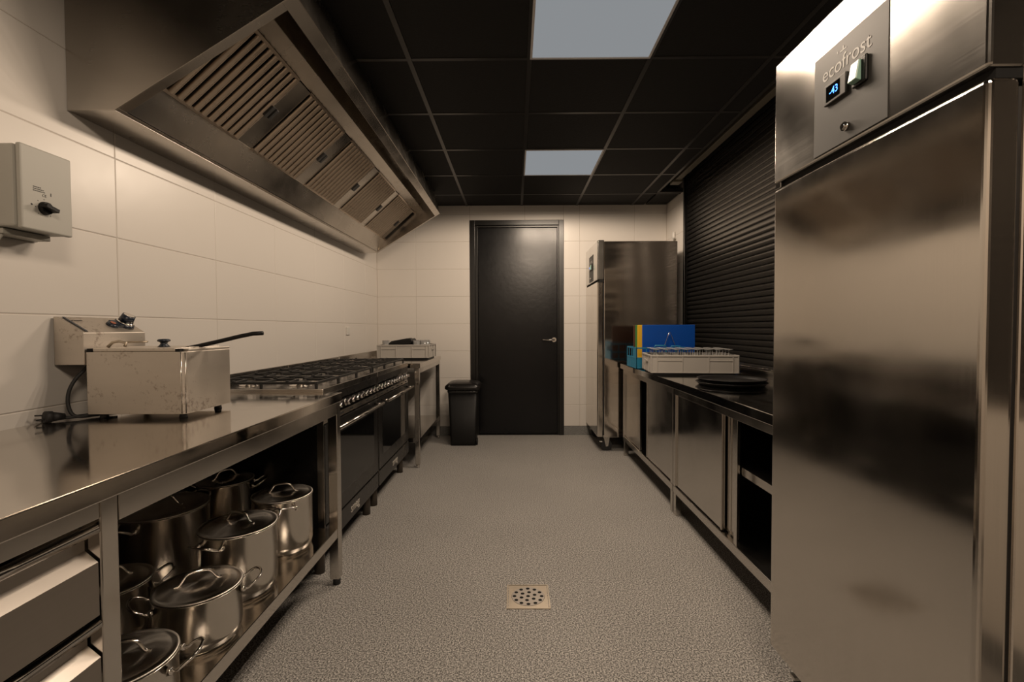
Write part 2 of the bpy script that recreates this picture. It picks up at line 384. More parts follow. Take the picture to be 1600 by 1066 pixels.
for y in CY[1:-1]:
    part('ceiling_rail', MB().box(XL, XB if y < YB else XR, y-.0115, y+.0115, ZC-.002, ZC+.02), 'rail', ce)
part('ceiling_rail', MB().box(XB-.012, XR, YB-.012, YB+.012, ZC-.004, ZC+.03), 'rail', ce)
part('ceiling_board', MB().box(XB+.012, XR, YB+.012, 4.789, ZC, ZC+.015), 'ceil', ce)
# beam above the shutter slot
struct('trim_1', MB().box(1.470, 1.525, YN, 4.43, 2.535, 2.60).box(1.455, 1.54, 4.40, 4.50, 2.52, 2.60), 'beige', .004, 'dull beige beam in the slot above the shutter')

# door
dr = struct('door_1', MB().box(DX0, DX0+.055, YF-.012, YF+.14, 0, DZ).box(DX1-.055, DX1, YF-.012, YF+.14, 0, DZ).box(DX0+.055, DX1-.055, YF-.012, YF+.14, DZ-.055, DZ), 'doorframe', .003, 'black flush door in a black frame at the end of the kitchen')
part('door_stop', MB().box(DX0+.055, DX0+.085, YF+.012, YF+.14, 0, DZ-.055).box(DX1-.07, DX1-.055, YF+.012, YF+.14, 0, DZ-.055).box(DX0+.085, DX1-.07, YF+.012, YF+.14, DZ-.075, DZ-.055), 'doorframe', dr, .002)
part('door_leaf', MB().box(DX0+.087, DX1-.072, YF+.03, YF+.07, .012, DZ-.077), 'door', dr, .002)
hx, hz, hy = .43, 1.055, YF+.03
h = part('door_handle', MB().cyl((hx, hy-.005, hz), (hx, hy-.055, hz), .010).tube([(hx, hy-.05, hz), (hx-.02, hy-.056, hz), (hx-.13, hy-.056, hz)], .010, 12), 'chrome', dr, label='chrome lever handle')
part('rosette', MB().cyl((hx, hy+.001, hz), (hx, hy-.008, hz), .026, n=32), 'chrome', h)
part('threshold', MB().box(DX0+.055, DX1-.055, YF-.002, YF+.14, 0, .008), 'doorframe', dr)

# ceiling lamps (the light itself is at the top of the script)
for n, (px, py) in enumerate(PANELS):
    lb = ['square LED panel in the black ceiling above the floor drain, the nearer lit one', 'square LED panel in the black ceiling nearest the far door', 'square LED panel in the black ceiling above the camera'][n]
    t = thing('ceiling_light', lb, 'ceiling light', (px, py, ZC-.004), group='LED panels in the ceiling')
    part('diffuser', MB().box(px-.287, px+.287, py-.287, py+.287, ZC-.002, ZC+.004), 'diff', t)
    part('frame', MB().box(px-.298, px-.287, py-.298, py+.298, ZC-.006, ZC+.01).box(px+.287, px+.298, py-.298, py+.298, ZC-.006, ZC+.01).box(px-.287, px+.287, py-.298, py-.287, ZC-.006, ZC+.01).box(px-.287, px+.287, py+.287, py+.298, ZC-.006, ZC+.01), 'diffrim', t)

# roller shutter on the right wall
t = thing('roller_shutter', 'black ribbed roller shutter closed over the serving hatch above the right worktop', 'shutter', (XR, YS, .9))
pitch = .0425; prof = [(.004, 0), (-.002, .0008), (-.0065, .004), (-.0092, .009), (-.0108, .015), (-.0118, .022), (-.0120, .028), (-.0112, .0325), (-.0090, .0362), (-.0055, .0386), (-.001, .0397), (.004, .0400), (.004, .0425)]
sm = MB().sheet([(p[0]+.012, p[1]) for p in prof], .0016, 'y', -(YS-.03-YN), 0, True)
me = mesh('slat', sm, 'shut')
for k in range(41):
    z = .925+pitch*k
    inst('slat', me, t, (0.006, -.03, z-.9))
part('bottom_bar', MB().box(XR+.002, XR+.03, YN, YS-.03, .907, .925), 'shut', t, .002)
part('guide_rail', MB().box(XR-.012, XR+.05, YS-.040, YS, .905, ZC+.15), 'doorframe', t, .003)
part('sill', MB().box(XR-.004, XR+.15, YN, YS, .896, .906), 'steely', t, .001)

# drain in the floor
t = thing('floor_drain', 'square metal floor drain with a round perforated grate in the grey floor', 'drain', (.052, 2.063, 0))
bm = MB(); a = .0935
for (x0, x1, y0, y1) in ((-a, a, -a, -a+.006), (-a, a, a-.006, a), (-a, -a+.006, -a+.006, a-.006), (a-.006, a, -a+.006, a-.006)): bm.box(x0, x1, y0, y1, 0, .0035)
part('rim', bm, 'brass', t, local=True)
R0 = .073
ring = MB(); n = 48; vs = []; fs = []
for i in range(n):
    an = 2*PI*i/n+PI/4; c, s_ = math.cos(an), math.sin(an); k = (a-.008)/max(abs(c), abs(s_))
    vs += [(c*R0, s_*R0, .0022), (c*k, s_*k, .0022)]
for i in range(n): j = (i+1) % n; fs.append((2*i, 2*i+1, 2*j+1, 2*j))
ring.add(vs, fs); part('plate', ring, 'brass', t, local=True)
# grate disc with real holes
bmx = bmesh.new(); hol = [(0, 0)]+[(.031*math.cos(PI/3*i+.35), .031*math.sin(PI/3*i+.35)) for i in range(6)]+[(.060*math.cos(PI/6*i+PI/2), .060*math.sin(PI/6*i+PI/2)) for i in range(12)]
outer = [bmx.verts.new((R0*.985*math.cos(2*PI*i/48), R0*.985*math.sin(2*PI*i/48), .003)) for i in range(48)]
ed = [bmx.edges.new((outer[i], outer[(i+1) % 48])) for i in range(48)]
for (hx_, hy_) in hol:
    vv = [bmx.verts.new((hx_+.0085*math.cos(2*PI*i/14), hy_+.0085*math.sin(2*PI*i/14), .003)) for i in range(14)]
    ed += [bmx.edges.new((vv[i], vv[(i+1) % 14])) for i in range(14)]
bmesh.ops.triangle_fill(bmx, use_beauty=True, use_dissolve=False, edges=ed)
gm = bpy.data.meshes.new('grate'); bmx.to_mesh(gm); bmx.free(); gm.materials.append(M['drainplate'])
for p in gm.polygons:
    if p.normal.z < 0: p.flip()
inst('grate', gm, t)
part('sump', MB().cyl((0, 0, .0004), (0, 0, .0012), R0, n=40), 'dark', t, local=True)

# ------------------------------------------------------------------ extractor hood
HY0, HY1 = 1.62, 4.69
A = Vector((-1.355, 1.93)); AP = Vector((-.735, 2.31)); TP = Vector((-.785, ZC-.006)); W0 = XL+.002
sl = (AP-A).normalized(); nr = Vector((-sl.y, sl.x)); SL = (AP-A).length
t = thing('extractor_hood', 'long slant-fronted stainless steel extractor hood on the left wall above the cookers', 'extractor hood', (-1.15, 3.15, 1.93))
outl = [(W0, ZC-.006), (W0, 1.93), tuple(A), tuple(AP), tuple(TP)]
part('end_panel', MB().prism(outl, 'y', HY0, HY0+.004), 'hood', t, .001)
part('end_panel', MB().prism(outl, 'y', HY1-.004, HY1), 'hood', t, .001)
part('front_panel', MB().sheet([tuple(AP), tuple(TP)], .003, 'y', HY0+.004, HY1-.004), 'hood', t)
part('back_tray', MB().box(W0, A.x, HY0+.004, HY1-.004, 1.930, 1.934), 'hood', t)
def on(s, d=0.0): q = A+sl*s+nr*d; return (q.x, q.y)
lip = MB()
lip.prism([on(SL-.052, .001), on(SL, .001), on(SL, .006), on(SL-.052, .006)], 'y', HY0+.004, HY1-.004)
lip.prism([on(0, .001), on(.012, .001), on(.012, .006), on(0, .006)], 'y', HY0+.004, HY1-.004)
lip.prism([on(.012, .001), on(SL-.052, .001), on(SL-.052, .005), on(.012, .005)], 'y', HY0+.004, HY0+.042)
lip.prism([on(.012, .001), on(SL-.052, .001), on(SL-.052, .005), on(.012, .005)], 'y', HY1-.03, HY1-.004)
part('rim_flange', lip, 'hood', t, .001)
FL = Vector((-1.284, 2.060)); FU2 = Vector((-.983, 2.331)); FE = Vector((-.905, 2.352))
part('gutter_panel', MB().sheet([on(.014, .004), tuple(FL)], .003, 'y', HY0+.006, HY1-.006), 'hood', t)
part('gutter_edge', MB().sheet([(FL.x-.004, FL.y), (FL.x+.006, FL.y+.004)], .004, 'y', HY0+.02, HY1-.006), 'steely', t)
part('upper_panel', MB().sheet([tuple(FU2), tuple(FE)], .003, 'y', HY0+.006, HY1-.006), 'hood', t)
part('recess_panel', MB().sheet([(FE.x, FE.y+.002), (FE.x-.002, 2.47)], .003, 'y', HY0+.006, HY1-.006), 'recess', t)
part('inner_top', MB().sheet([(FE.x-.002, 2.47), (-.79, 2.47)], .003, 'y', HY0+.006, HY1-.006), 'recess', t)
fd = (FU2-FL).normalized(); fn = Vector((fd.y, -fd.x)); FLn = (FU2-FL).length   # fn points down and out
ang = math.atan2(fd.y, fd.x)
def filt_pt(s, d): q = FL+fd*s+fn*d; return (q.x, q.y)
seams = [1.625, 2.205, 2.785, 3.365, 3.945, 4.525]
# slat: shallow channel running up the slope
sp = []
for i in range(7):
    an = PI*i/6; sp.append((-.0148*math.cos(an), .016*math.sin(an)))
def slat_mesh(length):
    mb = MB(); vs = []; fs = []; n = len(sp)
    for s_ in (.012, length-.012):
        for (yy, dd) in sp:
            x, z = filt_pt(s_, dd+.004); vs.append((x-FL.x, yy, z-FL.y))
        for (yy, dd) in reversed(sp):
            x, z = filt_pt(s_, dd*.8+.001); vs.append((x-FL.x, yy*.9, z-FL.y))
    m = 2*n
    fs = [(i, (i+1) % m, (i+1) % m+m, i+m) for i in range(m)]
    mb.add(vs, fs, True); return mesh('slat', mb, 'slat')
slm = slat_mesh(FLn)
hl = Vector(t.location)
for k, y0 in enumerate(seams):
    y1 = seams[k+1] if k < 5 else HY1-.008
    f = part('filter', MB().prism([filt_pt(0, -.025), filt_pt(FLn, -.025), filt_pt(FLn, -.010), filt_pt(0, -.010)], 'y', y0+.002, y1-.002), 'dark', t)
    pl = y0+(.115 if k else .03)
    pl = min(pl, y1-.01)
    part('plate', MB().prism([filt_pt(.006, -.010), filt_pt(FLn-.006, -.010), filt_pt(FLn-.006, .004), filt_pt(.006, .004)], 'y', y0+.003, pl), 'hood', f, .001)
    part('edge_strip', MB().prism([filt_pt(0, -.010), filt_pt(.014, -.010), filt_pt(.014, .006), filt_pt(0, .006)], 'y', pl, y1-.003), 'slat', f)
    part('edge_strip', MB().prism([filt_pt(FLn-.014, -.010), filt_pt(FLn, -.010), filt_pt(FLn, .006), filt_pt(FLn-.014, .006)], 'y', pl, y1-.003), 'slat', f)
    y = pl+.024
    while y < y1-.020:
        inst('slat', slm, f, (FL.x-hl.x, y-hl.y, FL.y-hl.z)); y += .0455
    for yy in ([y0+.030] if k else [])+([y1-.022] if k < 5 else []):
        c = FL+fd*(FLn*.50)+fn*(.012 if yy < y0+.1 else .025)
        part('handle', MB().obox((c.x, yy, c.y), Vector((fd.x, 0, fd.y)), Vector((0, 1, 0)), Vector((fn.x, 0, fn.y)), .030, .010, .006), 'iron', f, .002)

# ------------------------------------------------------------------ fan speed controller on the left wall
t = thing('fan_controller', 'pale grey wall box with a black rotary dial, at the left edge above the worktop', 'fan controller', (XL, 1.415, 1.595))
bx0, bx1 = XL+.010, -1.397
part('housing', MB().box(bx0, bx1-.016, 1.340, 1.508, 1.480, 1.714), 'boxgrey', t, .006)
part('cover', MB().box(bx1-.016, bx1, 1.346, 1.501, 1.476, 1.718), 'boxgrey', t, .005, seg=3)
part('bracket', MB().box(XL, bx0, 1.345, 1.50, 1.462, 1.70).box(XL, XL+.06, 1.35, 1.49, 1.462, 1.478), 'boxgrey', t, .002)
kx, ky, kz = bx1, 1.411, 1.546
d = part('dial', MB().cyl((kx, ky, kz), (kx+.012, ky, kz), .0195, .0175, 28).obox((kx+.018, ky, kz), Vector((1, 0, 0)), Vector((0, .97, -.25)), Vector((0, .25, .97)), .010, .020, .0055), 'plastic', t, .001, label='black rotary knob')
tk = MB()
for i in range(7):
    an = math.radians(225-45*i); c, s_ = math.cos(an), math.sin(an)
    tk.box(kx, kx+.0004, ky+c*.026-.0012, ky+c*.026+.0012, kz+s_*.026-.0012, kz+s_*.026+.0012)
tk.cyl((kx, ky-.037, kz+.004), (kx+.0004, ky-.037, kz+.004), .0028, n=12)
tk.box(kx, kx+.0004, ky+.020, ky+.0225, kz+.040, kz+.050)
for r_, (l0, l1) in enumerate(((0, .022), (0, .030), (0, .030))):
    u = 0
    while u < l1:
        wd = random.uniform(.002, .006); tk.box(kx, kx+.0004, ky-.032+u, ky-.032+u+wd, kz+.056-.0055*r_, kz+.0585-.0055*r_); u += wd+.0012
part('printed_scale', tk, 'ink', t)
text_mesh('CE', .011, .0002, 'ink', frame_mx((kx+.0003, ky+.001, kz+.037), (0, 1, 0), (0, 0, 1)), 'printed_mark', t)
part('cable', MB().tube([(XL+.055, 1.36, 1.478), (XL+.04, 1.355, 1.44), (XL+.015, 1.30, 1.44), (XL+.010, 1.22, 1.44)], .005), 'boxgrey', t)

# ------------------------------------------------------------------ left worktop with drawers (front edge x=-.805)
TZ = .89; TXF = -.805; LX = -.815
t = thing('work_table', 'stainless steel work table with drawers and a pot shelf in the left foreground', 'work table', (-1.16, 1.2, 0))
Y0, Y1 = -.30, 2.196
part('worktop', MB().box(XL+.004, TXF, Y0, Y1, TZ-.040, TZ), 'top', t, .003)
part('apron', MB().box(LX-.012, LX, Y0+.04, .914, TZ-.074, TZ-.040).box(LX-.012, LX, .960, Y1-.045, TZ-.096, TZ-.040).box(XL+.03, XL+.04, Y0+.04, Y1-.045, TZ-.096, TZ-.040).box(XL+.04, LX-.012, Y1-.05, Y1-.040, TZ-.096, TZ-.040), 'steely', t, .001)
for (x, y) in ((LX, Y1), (XL+.05, Y1), (LX, Y0+.04), (XL+.05, Y0+.04)):
    l = part('leg', MB().box(x-.044, x, y-.045, y-.001, .03, TZ-.040), 'vert', t, .003)
    part('foot', MB().cyl((x-.02, y-.022, 0), (x-.02, y-.022, .03), .017), 'rubber', l)
SZ = .27
part('pot_shelf', MB().box(XL+.02, LX-.004, .958, Y1-.045, SZ-.045, SZ), 'top', t, .002)
part('stile', MB().box(LX-.04, LX, .916, .958, .03, TZ-.040), 'vert', t, .003)
part('stile', MB().box(XL+.01, XL+.05, .916, .958, .03, TZ-.040), 'vert', t, .003)
part('drawer_casing', MB().box(XL+.05, LX-.04, .925, .955, .20, TZ-.10), 'steely', t)
part('drawer_casing', MB().box(XL+.05, LX-.04, .285, .315, .20, TZ-.10), 'steely', t)
part('stile', MB().box(LX-.04, LX, .28, .32, .03, TZ-.040), 'vert', t, .003)
for (z1, z0) in ((.792, .625), (.603, .435), (.408, .225)):
    y0, y1 = .325, .912
    pr = [(LX-.030, z1), (LX-.004, z1), (LX-.004, z1-.004), (LX-.028, z1-.010), (LX-.030, z1-.042), (LX-.004, z1-.066), (LX-.004, z0), (LX-.010, z0), (LX-.012, z1-.064), (LX-.042, z1-.046), (LX-.040, z1)]
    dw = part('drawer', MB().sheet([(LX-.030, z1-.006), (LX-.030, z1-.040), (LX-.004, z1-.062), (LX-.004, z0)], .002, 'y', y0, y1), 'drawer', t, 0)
    part('drawer_grip', MB().cyl((LX-.009, y0, z1+.003), (LX-.009, y1, z1+.003), .011, n=24).box(LX-.032, LX-.012, y0, y1, z1-.006, z1-.002), 'chrome', dw)
    part('drawer_box', MB().box(XL+.08, LX-.045, y0+.02, y1-.02, z0+.01, z1-.075), 'steely', dw)

# ------------------------------------------------------------------ pots on the shelf
def make_pot(name, label, x, y, r, h, rot, lrot=0):
    t = thing(name, label, 'pot', (x, y, SZ), rot, 'lidded stainless steel pots on the shelf under the work table')
    b = .007
    part('pot_body', MB().lathe((0, 0, 0), [(0, .001), (r*.93, .001), (r*.955, .003), (r*.955, .010), (r*.97, .013), (r*.985, .018), (r, .03), (r, h-.004), (r+.003, h-.001), (r+.003, h+.001), (r-.002, h), (r-.003, h-.01), (r-.003, .02), (0, .012)], 72), 'pot', t, local=True)
    ld = part('lid', MB().lathe((0, 0, 0), [(r-.006, h-.004), (r-.004, h+.003), (r+.002, h+.0035), (r+.002, h+.006), (r-.006, h+.0065), (r-.010, h+.004), (r*.86, h+.007), (r*.6, h+.011), (r*.3, h+.014), (0, h+.015), (0, h+.012), (r*.6, h+.008), (r-.012, h+.0)], 72), 'lid', t, local=True)
    g = r*.42
    _lh = part('lid_handle', MB().tube(smooth_path([(-g*1.25, 0, h+.012), (-g*1.0, 0, h+.0145), (-g*.80, 0, h+.030), (-g*.62, 0, h+.042), (-g*.3, 0, h+.046), (g*.3, 0, h+.046), (g*.62, 0, h+.042), (g*.80, 0, h+.030), (g*1.0, 0, h+.0145), (g*1.25, 0, h+.012)]), .0042, 10), 'chrome', ld, local=True)
    _lh.rotation_euler = (0, 0, lrot-rot)
    for s_ in (-1, 1):
        hz = h-.028 if h > .16 else h-.022
        w_ = .045
        hd = MB().tube(smooth_path([(s_*(r-.001), -w_, hz), (s_*(r+.010), -w_, hz-.002), (s_*(r+.020), -w_-.002, hz+.006), (s_*(r+.040), -w_*.9, hz+.018), (s_*(r+.050), -w_*.5, hz+.022), (s_*(r+.052), 0, hz+.023), (s_*(r+.050), w_*.5, hz+.022), (s_*(r+.040), w_*.9, hz+.018), (s_*(r+.020), w_+.002, hz+.006), (s_*(r+.010), w_, hz-.002), (s_*(r-.001), w_, hz)]), .0042, 10)
        for q in (-1, 1): hd.cyl((s_*(r*.93), q*w_, hz), (s_*(r+.004), q*w_, hz), .010, .008, 16)
        part('side_handle', hd, 'chrome', t, local=True)
    return t
make_pot('shallow_pot', 'shallow steel pot partly behind the drawer stile, nearest the camera', -.935, 1.10, .110, .130, .35, .3)
make_pot('shallow_pot', 'shallow steel pot at the shelf front, standing before the tall middle pot', -.949, 1.392, .114, .148, .60, .62)
make_pot('stock_pot', 'tall steel stock pot in the middle of the shelf front', -.983, 1.658, .123, .222, -1.8, -.25)
make_pot('stock_pot', 'tall steel stock pot at the far end of the shelf front, beside the table leg', -.985, 1.979, .116, .217, -1.1, .25)
make_pot('stock_pot', 'widest steel stock pot at the back of the shelf, left of the rear ones', -1.333, 1.758, .154, .247, -1.7, 0)
make_pot('stock_pot', 'steel stock pot at the back of the shelf nearest the cooker', -1.283, 2.075, .110, .247, .45, 1.05)
make_pot('shallow_pot', 'shallow steel pot in the dark back left corner of the shelf', -1.235, 1.41, .110, .148, .7, .7)

# ------------------------------------------------------------------ deep fryer on the worktop
t = thing('deep_fryer', 'small stained steel deep fryer with slanted control box on the left worktop', 'deep fryer', (-1.25, 1.67, TZ))
fx0, fx1, fy0, fy1 = -1.412, -1.085, 1.55, 1.795
part('tank', MB().prism([(fx0, fy0), (fx1-.010, fy0), (fx1, fy0+.010), (fx1, fy1), (fx0, fy1)], 'z', TZ+.016, TZ+.222), 'dirty', t, .002)
part('corner_bead', MB().tube([(fx1-.013, fy0-.0005, TZ+.018), (fx1-.013, fy0-.0005, TZ+.220)], .0022, 8).tube([(fx1-.004, fy0+.006, TZ+.018), (fx1-.004, fy0+.006, TZ+.220)], .0022, 8), 'chrome', t)
ld = part('lid', MB().box(fx0+.018, fx1-.035, fy0+.004, fy1-.004, TZ+.222, TZ+.234), 'dirty', t, .003)
part('lid_stop', MB().box(fx0+.001, fx0+.017, fy0+.002, fy0+.02, TZ+.222, TZ+.233).box(fx1-.034, fx1-.018, fy0+.002, fy0+.02, TZ+.222, TZ+.232), 'dark', t, .001)
part('tank_rim', MB().box(fx1-.034, fx1, fy0+.02, fy1, TZ+.222, TZ+.231), 'dirty', t, .002)
kx, ky = -1.235, 1.66
part('lid_knob', MB().lathe((kx, ky, TZ+.234), [(0, .0), (.020, 0), (.013, .007), (.010, .013), (.012, .017), (.019, .020), (.020, .024), (.015, .028), (0, .029)], 28), 'navy', ld)
part('lid_bracket', MB().tube([(fx0+.030, fy0+.05, TZ+.236), (fx0+.042, fy0+.055, TZ+.252), (fx0+.060, fy0+.06, TZ+.256), (fx0+.085, fy0+.06, TZ+.250), (fx0+.080, fy0+.06, TZ+.238)], .005, 8).tube([(fx0+.055, fy0+.09, TZ+.252), (fx0+.135, fy0+.09, TZ+.254)], .0035, 8), 'brass', ld)
part('control_box', MB().prism([(-1.512, 1.070), (-1.414, 1.070), (-1.414, 1.176), (-1.500, 1.229), (-1.512, 1.229)], 'y', 1.545, 1.805), 'dirty', t, .002)
pn = Vector((.53, 0, .86)).normalized(); pu = Vector((.86, 0, -.53)).normalized(); yv = Vector((0, 1, 0))
part('panel_stripe', MB().obox(Vector((-1.456, 1.562, 1.2035))+pn*.0008, pu, yv, pn, .046, .004, .0008), 'navy', t)
def onp(a, y, d=0.0): return Vector((-1.457, y, 1.203))+pu*a+pn*d
ns = part('control_plate', MB().cyl(onp(0, 1.758, -.002), onp(0, 1.758, .011), .034, .030, 28).cyl(onp(.004, 1.705, -.002), onp(.004, 1.705, .009), .021, .018, 24).obox(onp(.002, 1.730, .0045), pu, yv, pn, .020, .024, .0055), 'navy', t)
part('thermostat_ring', MB().cyl(onp(0, 1.758, .011), onp(0, 1.758, .017), .029, .0265, 28), 'chrome', ns)
part('thermostat_knob', MB().cyl(onp(0, 1.758, .017), onp(0, 1.758, .042), .0235, .0205, 28), 'navy', ns)
part('indicator_lamp', MB().cyl(onp(.002, 1.704, .009), onp(.002, 1.704, .0115), .0085, n=16), 'orange', ns)
part('knob_cap', MB().cyl(onp(0, 1.758, .042), onp(0, 1.758, .0432), .017, n=24), 'chrome', ns)
part('indicator_rim', MB().cyl(onp(.002, 1.704, .009), onp(.002, 1.704, .0105), .0105, n=18), 'navy', ns)
lg = MB(); u = 1.580
lg.cyl(onp(-.026, 1.577, 0), onp(-.026, 1.577, .0005), .0032, n=10)
while u < 1.605: wd = random.uniform(.003, .006); lg.obox(onp(-.026, u+.006, .0004), pu, yv, pn, .002, wd/2, .0003); u += wd+.001
part('printed_mark', lg, 'ink', t)
for (x, y) in ((fx0+.03, fy0+.03), (fx1-.03, fy0+.03), (fx0+.03, fy1-.03), (fx1-.03, fy1-.03)):
    part('foot', MB().cyl((x, y, TZ), (x, y, TZ+.017), .013, .010, 18), 'rubber', t)
hb = part('basket_handle', MB().tube([(fx1-.075, 1.665, TZ+.228), (fx1-.03, 1.665, TZ+.237), (fx1+.04, 1.670, TZ+.253), (fx1+.11, 1.675, TZ+.270), (fx1+.155, 1.677, TZ+.279), (fx1+.190, 1.678, TZ+.281)], .0075, 10), 'plastic', t, label='black basket handle')
part('handle_bracket', MB().box(fx1-.060, fx1-.022, 1.655, 1.675, TZ+.228, TZ+.236), 'chrome', hb, .002)
cb = [(-1.445, 1.60, 1.072), (-1.450, 1.585, 1.050), (-1.462, 1.56, 1.02), (-1.470, 1.545, .98), (-1.468, 1.54, .94), (-1.455, 1.54, .905), (-1.435, 1.55, .898), (-1.415, 1.60, .898), (-1.38, 1.63, .898)]
pc = part('power_cable', MB().tube(smooth_path(cb), .0055, 8).tube(smooth_path([(-1.38, 1.625, .898), (-1.43, 1.565, .902), (-1.455, 1.535, .899), (-1.470, 1.525, .901)]), .0055, 8), 'rubber', t)
part('plug', MB().cyl((-1.468, 1.528, .904), (-1.482, 1.500, .908), .010, .016, 18).cyl((-1.482, 1.500, .908), (-1.490, 1.484, .910), .018, .018, 18).cyl((-1.490, 1.478, .916), (-1.498, 1.462, .918), .0024, n=8).cyl((-1.486, 1.490, .904), (-1.502, 1.470, .902), .0024, n=8), 'rubber', pc)

# ------------------------------------------------------------------ two range cookers
RX = -.896
def make_range(y0, lab):
    y1 = y0+.866; xb = XL+.02
    t = thing('range_cooker', lab, 'cooker', ((RX+xb)/2, (y0+y1)/2, 0), group='black range cookers')
    part('body', MB().box(xb, RX-.028, y0, y1, .145, .872), 'black', t, .002)
    part('hob_top', MB().box(xb, RX, y0-.004, y1+.004, .872, .905), 'steely', t, .003)
    part('hob_fascia', MB().box(RX-.03, RX-.004, y0, y1, .830, .872), 'black', t, .002)
    part('control_panel', MB().prism([(RX-.03, .765), (RX-.006, .765), (RX-.012, .830), (RX-.03, .830)], 'y', y0, y1), 'gloss', t, .001)
    part('vent_strip', MB().prism([(RX-.028, .738), (RX-.001, .738), (RX-.009, .763), (RX-.028, .763)], 'y', y0, y1), 'hood', t, .001)
    for k in range(6): yy = y0+.08+.14*k; part('vent_slot', MB().prism([(RX-.006, .746), (RX-.0032, .746), (RX-.0057, .754), (RX-.008, .754)], 'y', yy, yy+.05), 'dark', t)
    for k, f in enumerate((.045, .115, .185, .30, .37, .44, .51, .60, .68, .75, .82)):
        yy = y0+f
        c = Vector((RX-.009, yy, .797)); r_ = .0135 if k != 3 else .017
        kn = part('knob', MB().cyl(c, c+Vector((.008, 0, .001)), r_+.003, r_+.002, 18).cyl(c+Vector((.008, 0, .001)), c+Vector((.030, 0, .003)), r_, r_*.85, 18), 'chrome', t)
    dr_ = part('oven_door', MB().box(RX-.030, RX, y0+.004, y1-.004, .258, .732), 'black', t, .004)
    part('oven_window', MB().box(RX-.001, RX+.0015, y0+.09, y1-.09, .34, .66), 'gloss', dr_, .001)
    hz = .708; hxx = RX+.050
    part('oven_handle', MB().cyl((hxx, y0+.045, hz), (hxx, y1-.045, hz), .010, n=16).cyl((RX, y0+.075, hz+.002), (hxx, y0+.075, hz), .007, n=12).cyl((RX, y1-.075, hz+.002), (hxx, y1-.075, hz), .007, n=12), 'steel', dr_, label='chrome bar handle')
    dd = part('storage_drawer', MB().box(RX-.030, RX-.001, y0+.004, y1-.004, .150, .250), 'black', t, .003)
    text_mesh('smeg', .068, .0012, 'badge', frame_mx((RX+.0005, (y0+y1)/2-.02, .205), (0, 1, 0), (0, 0, 1)), 'badge', dd)
    for (x, yy) in ((RX-.06, y0+.07), (RX-.06, y1-.07), (xb+.06, y0+.07), (xb+.06, y1-.07)):
        part('foot', MB().cyl((x, yy, 0), (x, yy, .145), .024, n=20), 'dullmetal', t)
    part('side_trim', MB().box(RX-.034, RX-.003, y0-.0015, y0+.003, .16, .87), 'steely', t)
    part('back_guard', MB().box(xb, xb+.018, y0, y1+.004, .905, .952), 'steely', t, .002)
    # burners and grates
    ym = [y0+.15, (y0+y1)/2, y1-.15]
    for yy in ym:
        for xx, rr in ((-1.07, .042), (-1.33, .032)):
            if abs(yy-ym[1]) < .01: rr += .012
            b = part('burner', MB().lathe((xx, yy, .905), [(0, .0), (rr+.018, .0), (rr+.014, .006), (rr+.002, .007), (rr, .012), (rr-.010, .013), (0, .013)], 28), 'chrome', t)
            part('burner_cap', MB().lathe((xx, yy, .918), [(0, .0), (rr-.006, .0), (rr-.003, .004), (rr-.008, .008), (0, .009)], 28), 'iron', b)
        g = MB(); x0_, x1_, h_ = -1.455, -.935, .931; ya, yb = yy-.138, yy+.138; r_ = .006
        def bar(a_, b_, wdt=.0055):
            a_ = Vector(a_); b_ = Vector(b_); d_ = (b_-a_); L_ = d_.length; d_.normalize(); s2 = Vector((0, 0, 1)).cross(d_).normalized()
            g.obox((a_+b_)/2, d_, s2, Vector((0, 0, 1)), L_/2, wdt, .006)
        bar((x0_, ya, h_), (x1_, ya, h_)); bar((x0_, yb, h_), (x1_, yb, h_)); bar((x0_, ya, h_), (x0_, yb, h_)); bar((x1_, ya, h_), (x1_, yb, h_)); bar(((x0_+x1_)/2, ya, h_), ((x0_+x1_)/2, yb, h_))
        for xx in (-1.07, -1.325):
            for (ax, ay) in ((1, 0), (-1, 0), (0, 1), (0, -1)):
                Lx = .125; e = Vector((xx+ax*Lx, yy+ay*.138, h_)); s3 = Vector((xx+ax*.03, yy+ay*.03, h_+.004))
                bar(e, s3, .005)
                g.obox(Vector((e.x, e.y, h_+.006)), Vector((1, 0, 0)), Vector((0, 1, 0)), Vector((0, 0, 1)), .007, .007, .006)
        for xx in (x0_, (x0_+x1_)/2, x1_):
            for y_ in (ya, yb): g.box(xx-.006, xx+.006, y_-.006, y_+.006, .905, h_)
        part('pan_grate', g, 'iron', t, .0015)
    return t
make_range(2.205, 'black range cooker with chrome knobs, the nearer of two, next to the work table')
make_range(3.085, 'black range cooker with chrome knobs, the farther of two, next to the small table')

# ------------------------------------------------------------------ small table at the far left
t = thing('work_table', 'small open stainless steel table carrying a grey crate in the far left corner', 'work table', (-1.16, 4.55, 0))
y0, y1 = 4.00, 5.12
part('worktop', MB().box(XL+.004, TXF, y0, y1, TZ-.040, TZ), 'top', t, .003)
part('upstand', MB().box(XL+.004, XL+.018, 4.05, y1, TZ, TZ+.06).box(XL+.018, XL+.10, y1-.014, y1, TZ, TZ+.06), 'steely', t, .002)
part('apron', MB().box(LX-.012, LX, y0+.045, y1-.045, TZ-.085, TZ-.040).box(XL+.05, LX-.04, y1-.02, y1-.01, TZ-.085, TZ-.04), 'steely', t, .001)
for (x, y) in ((LX, y0+.042), (XL+.05, y0+.042), (LX, y1), (XL+.05, y1)):
    l = part('leg', MB().box(x-.040, x, y-.042, y-.002, .03, TZ-.040), 'vert', t, .003)
    part('foot', MB().cyl((x-.02, y-.022, 0), (x-.02, y-.022, .03), .015), 'chrome', l)
part('lower_shelf', MB().box(XL+.03, LX-.002, y0+.045, y1-.005, .205, .245), 'steely', t, .002)

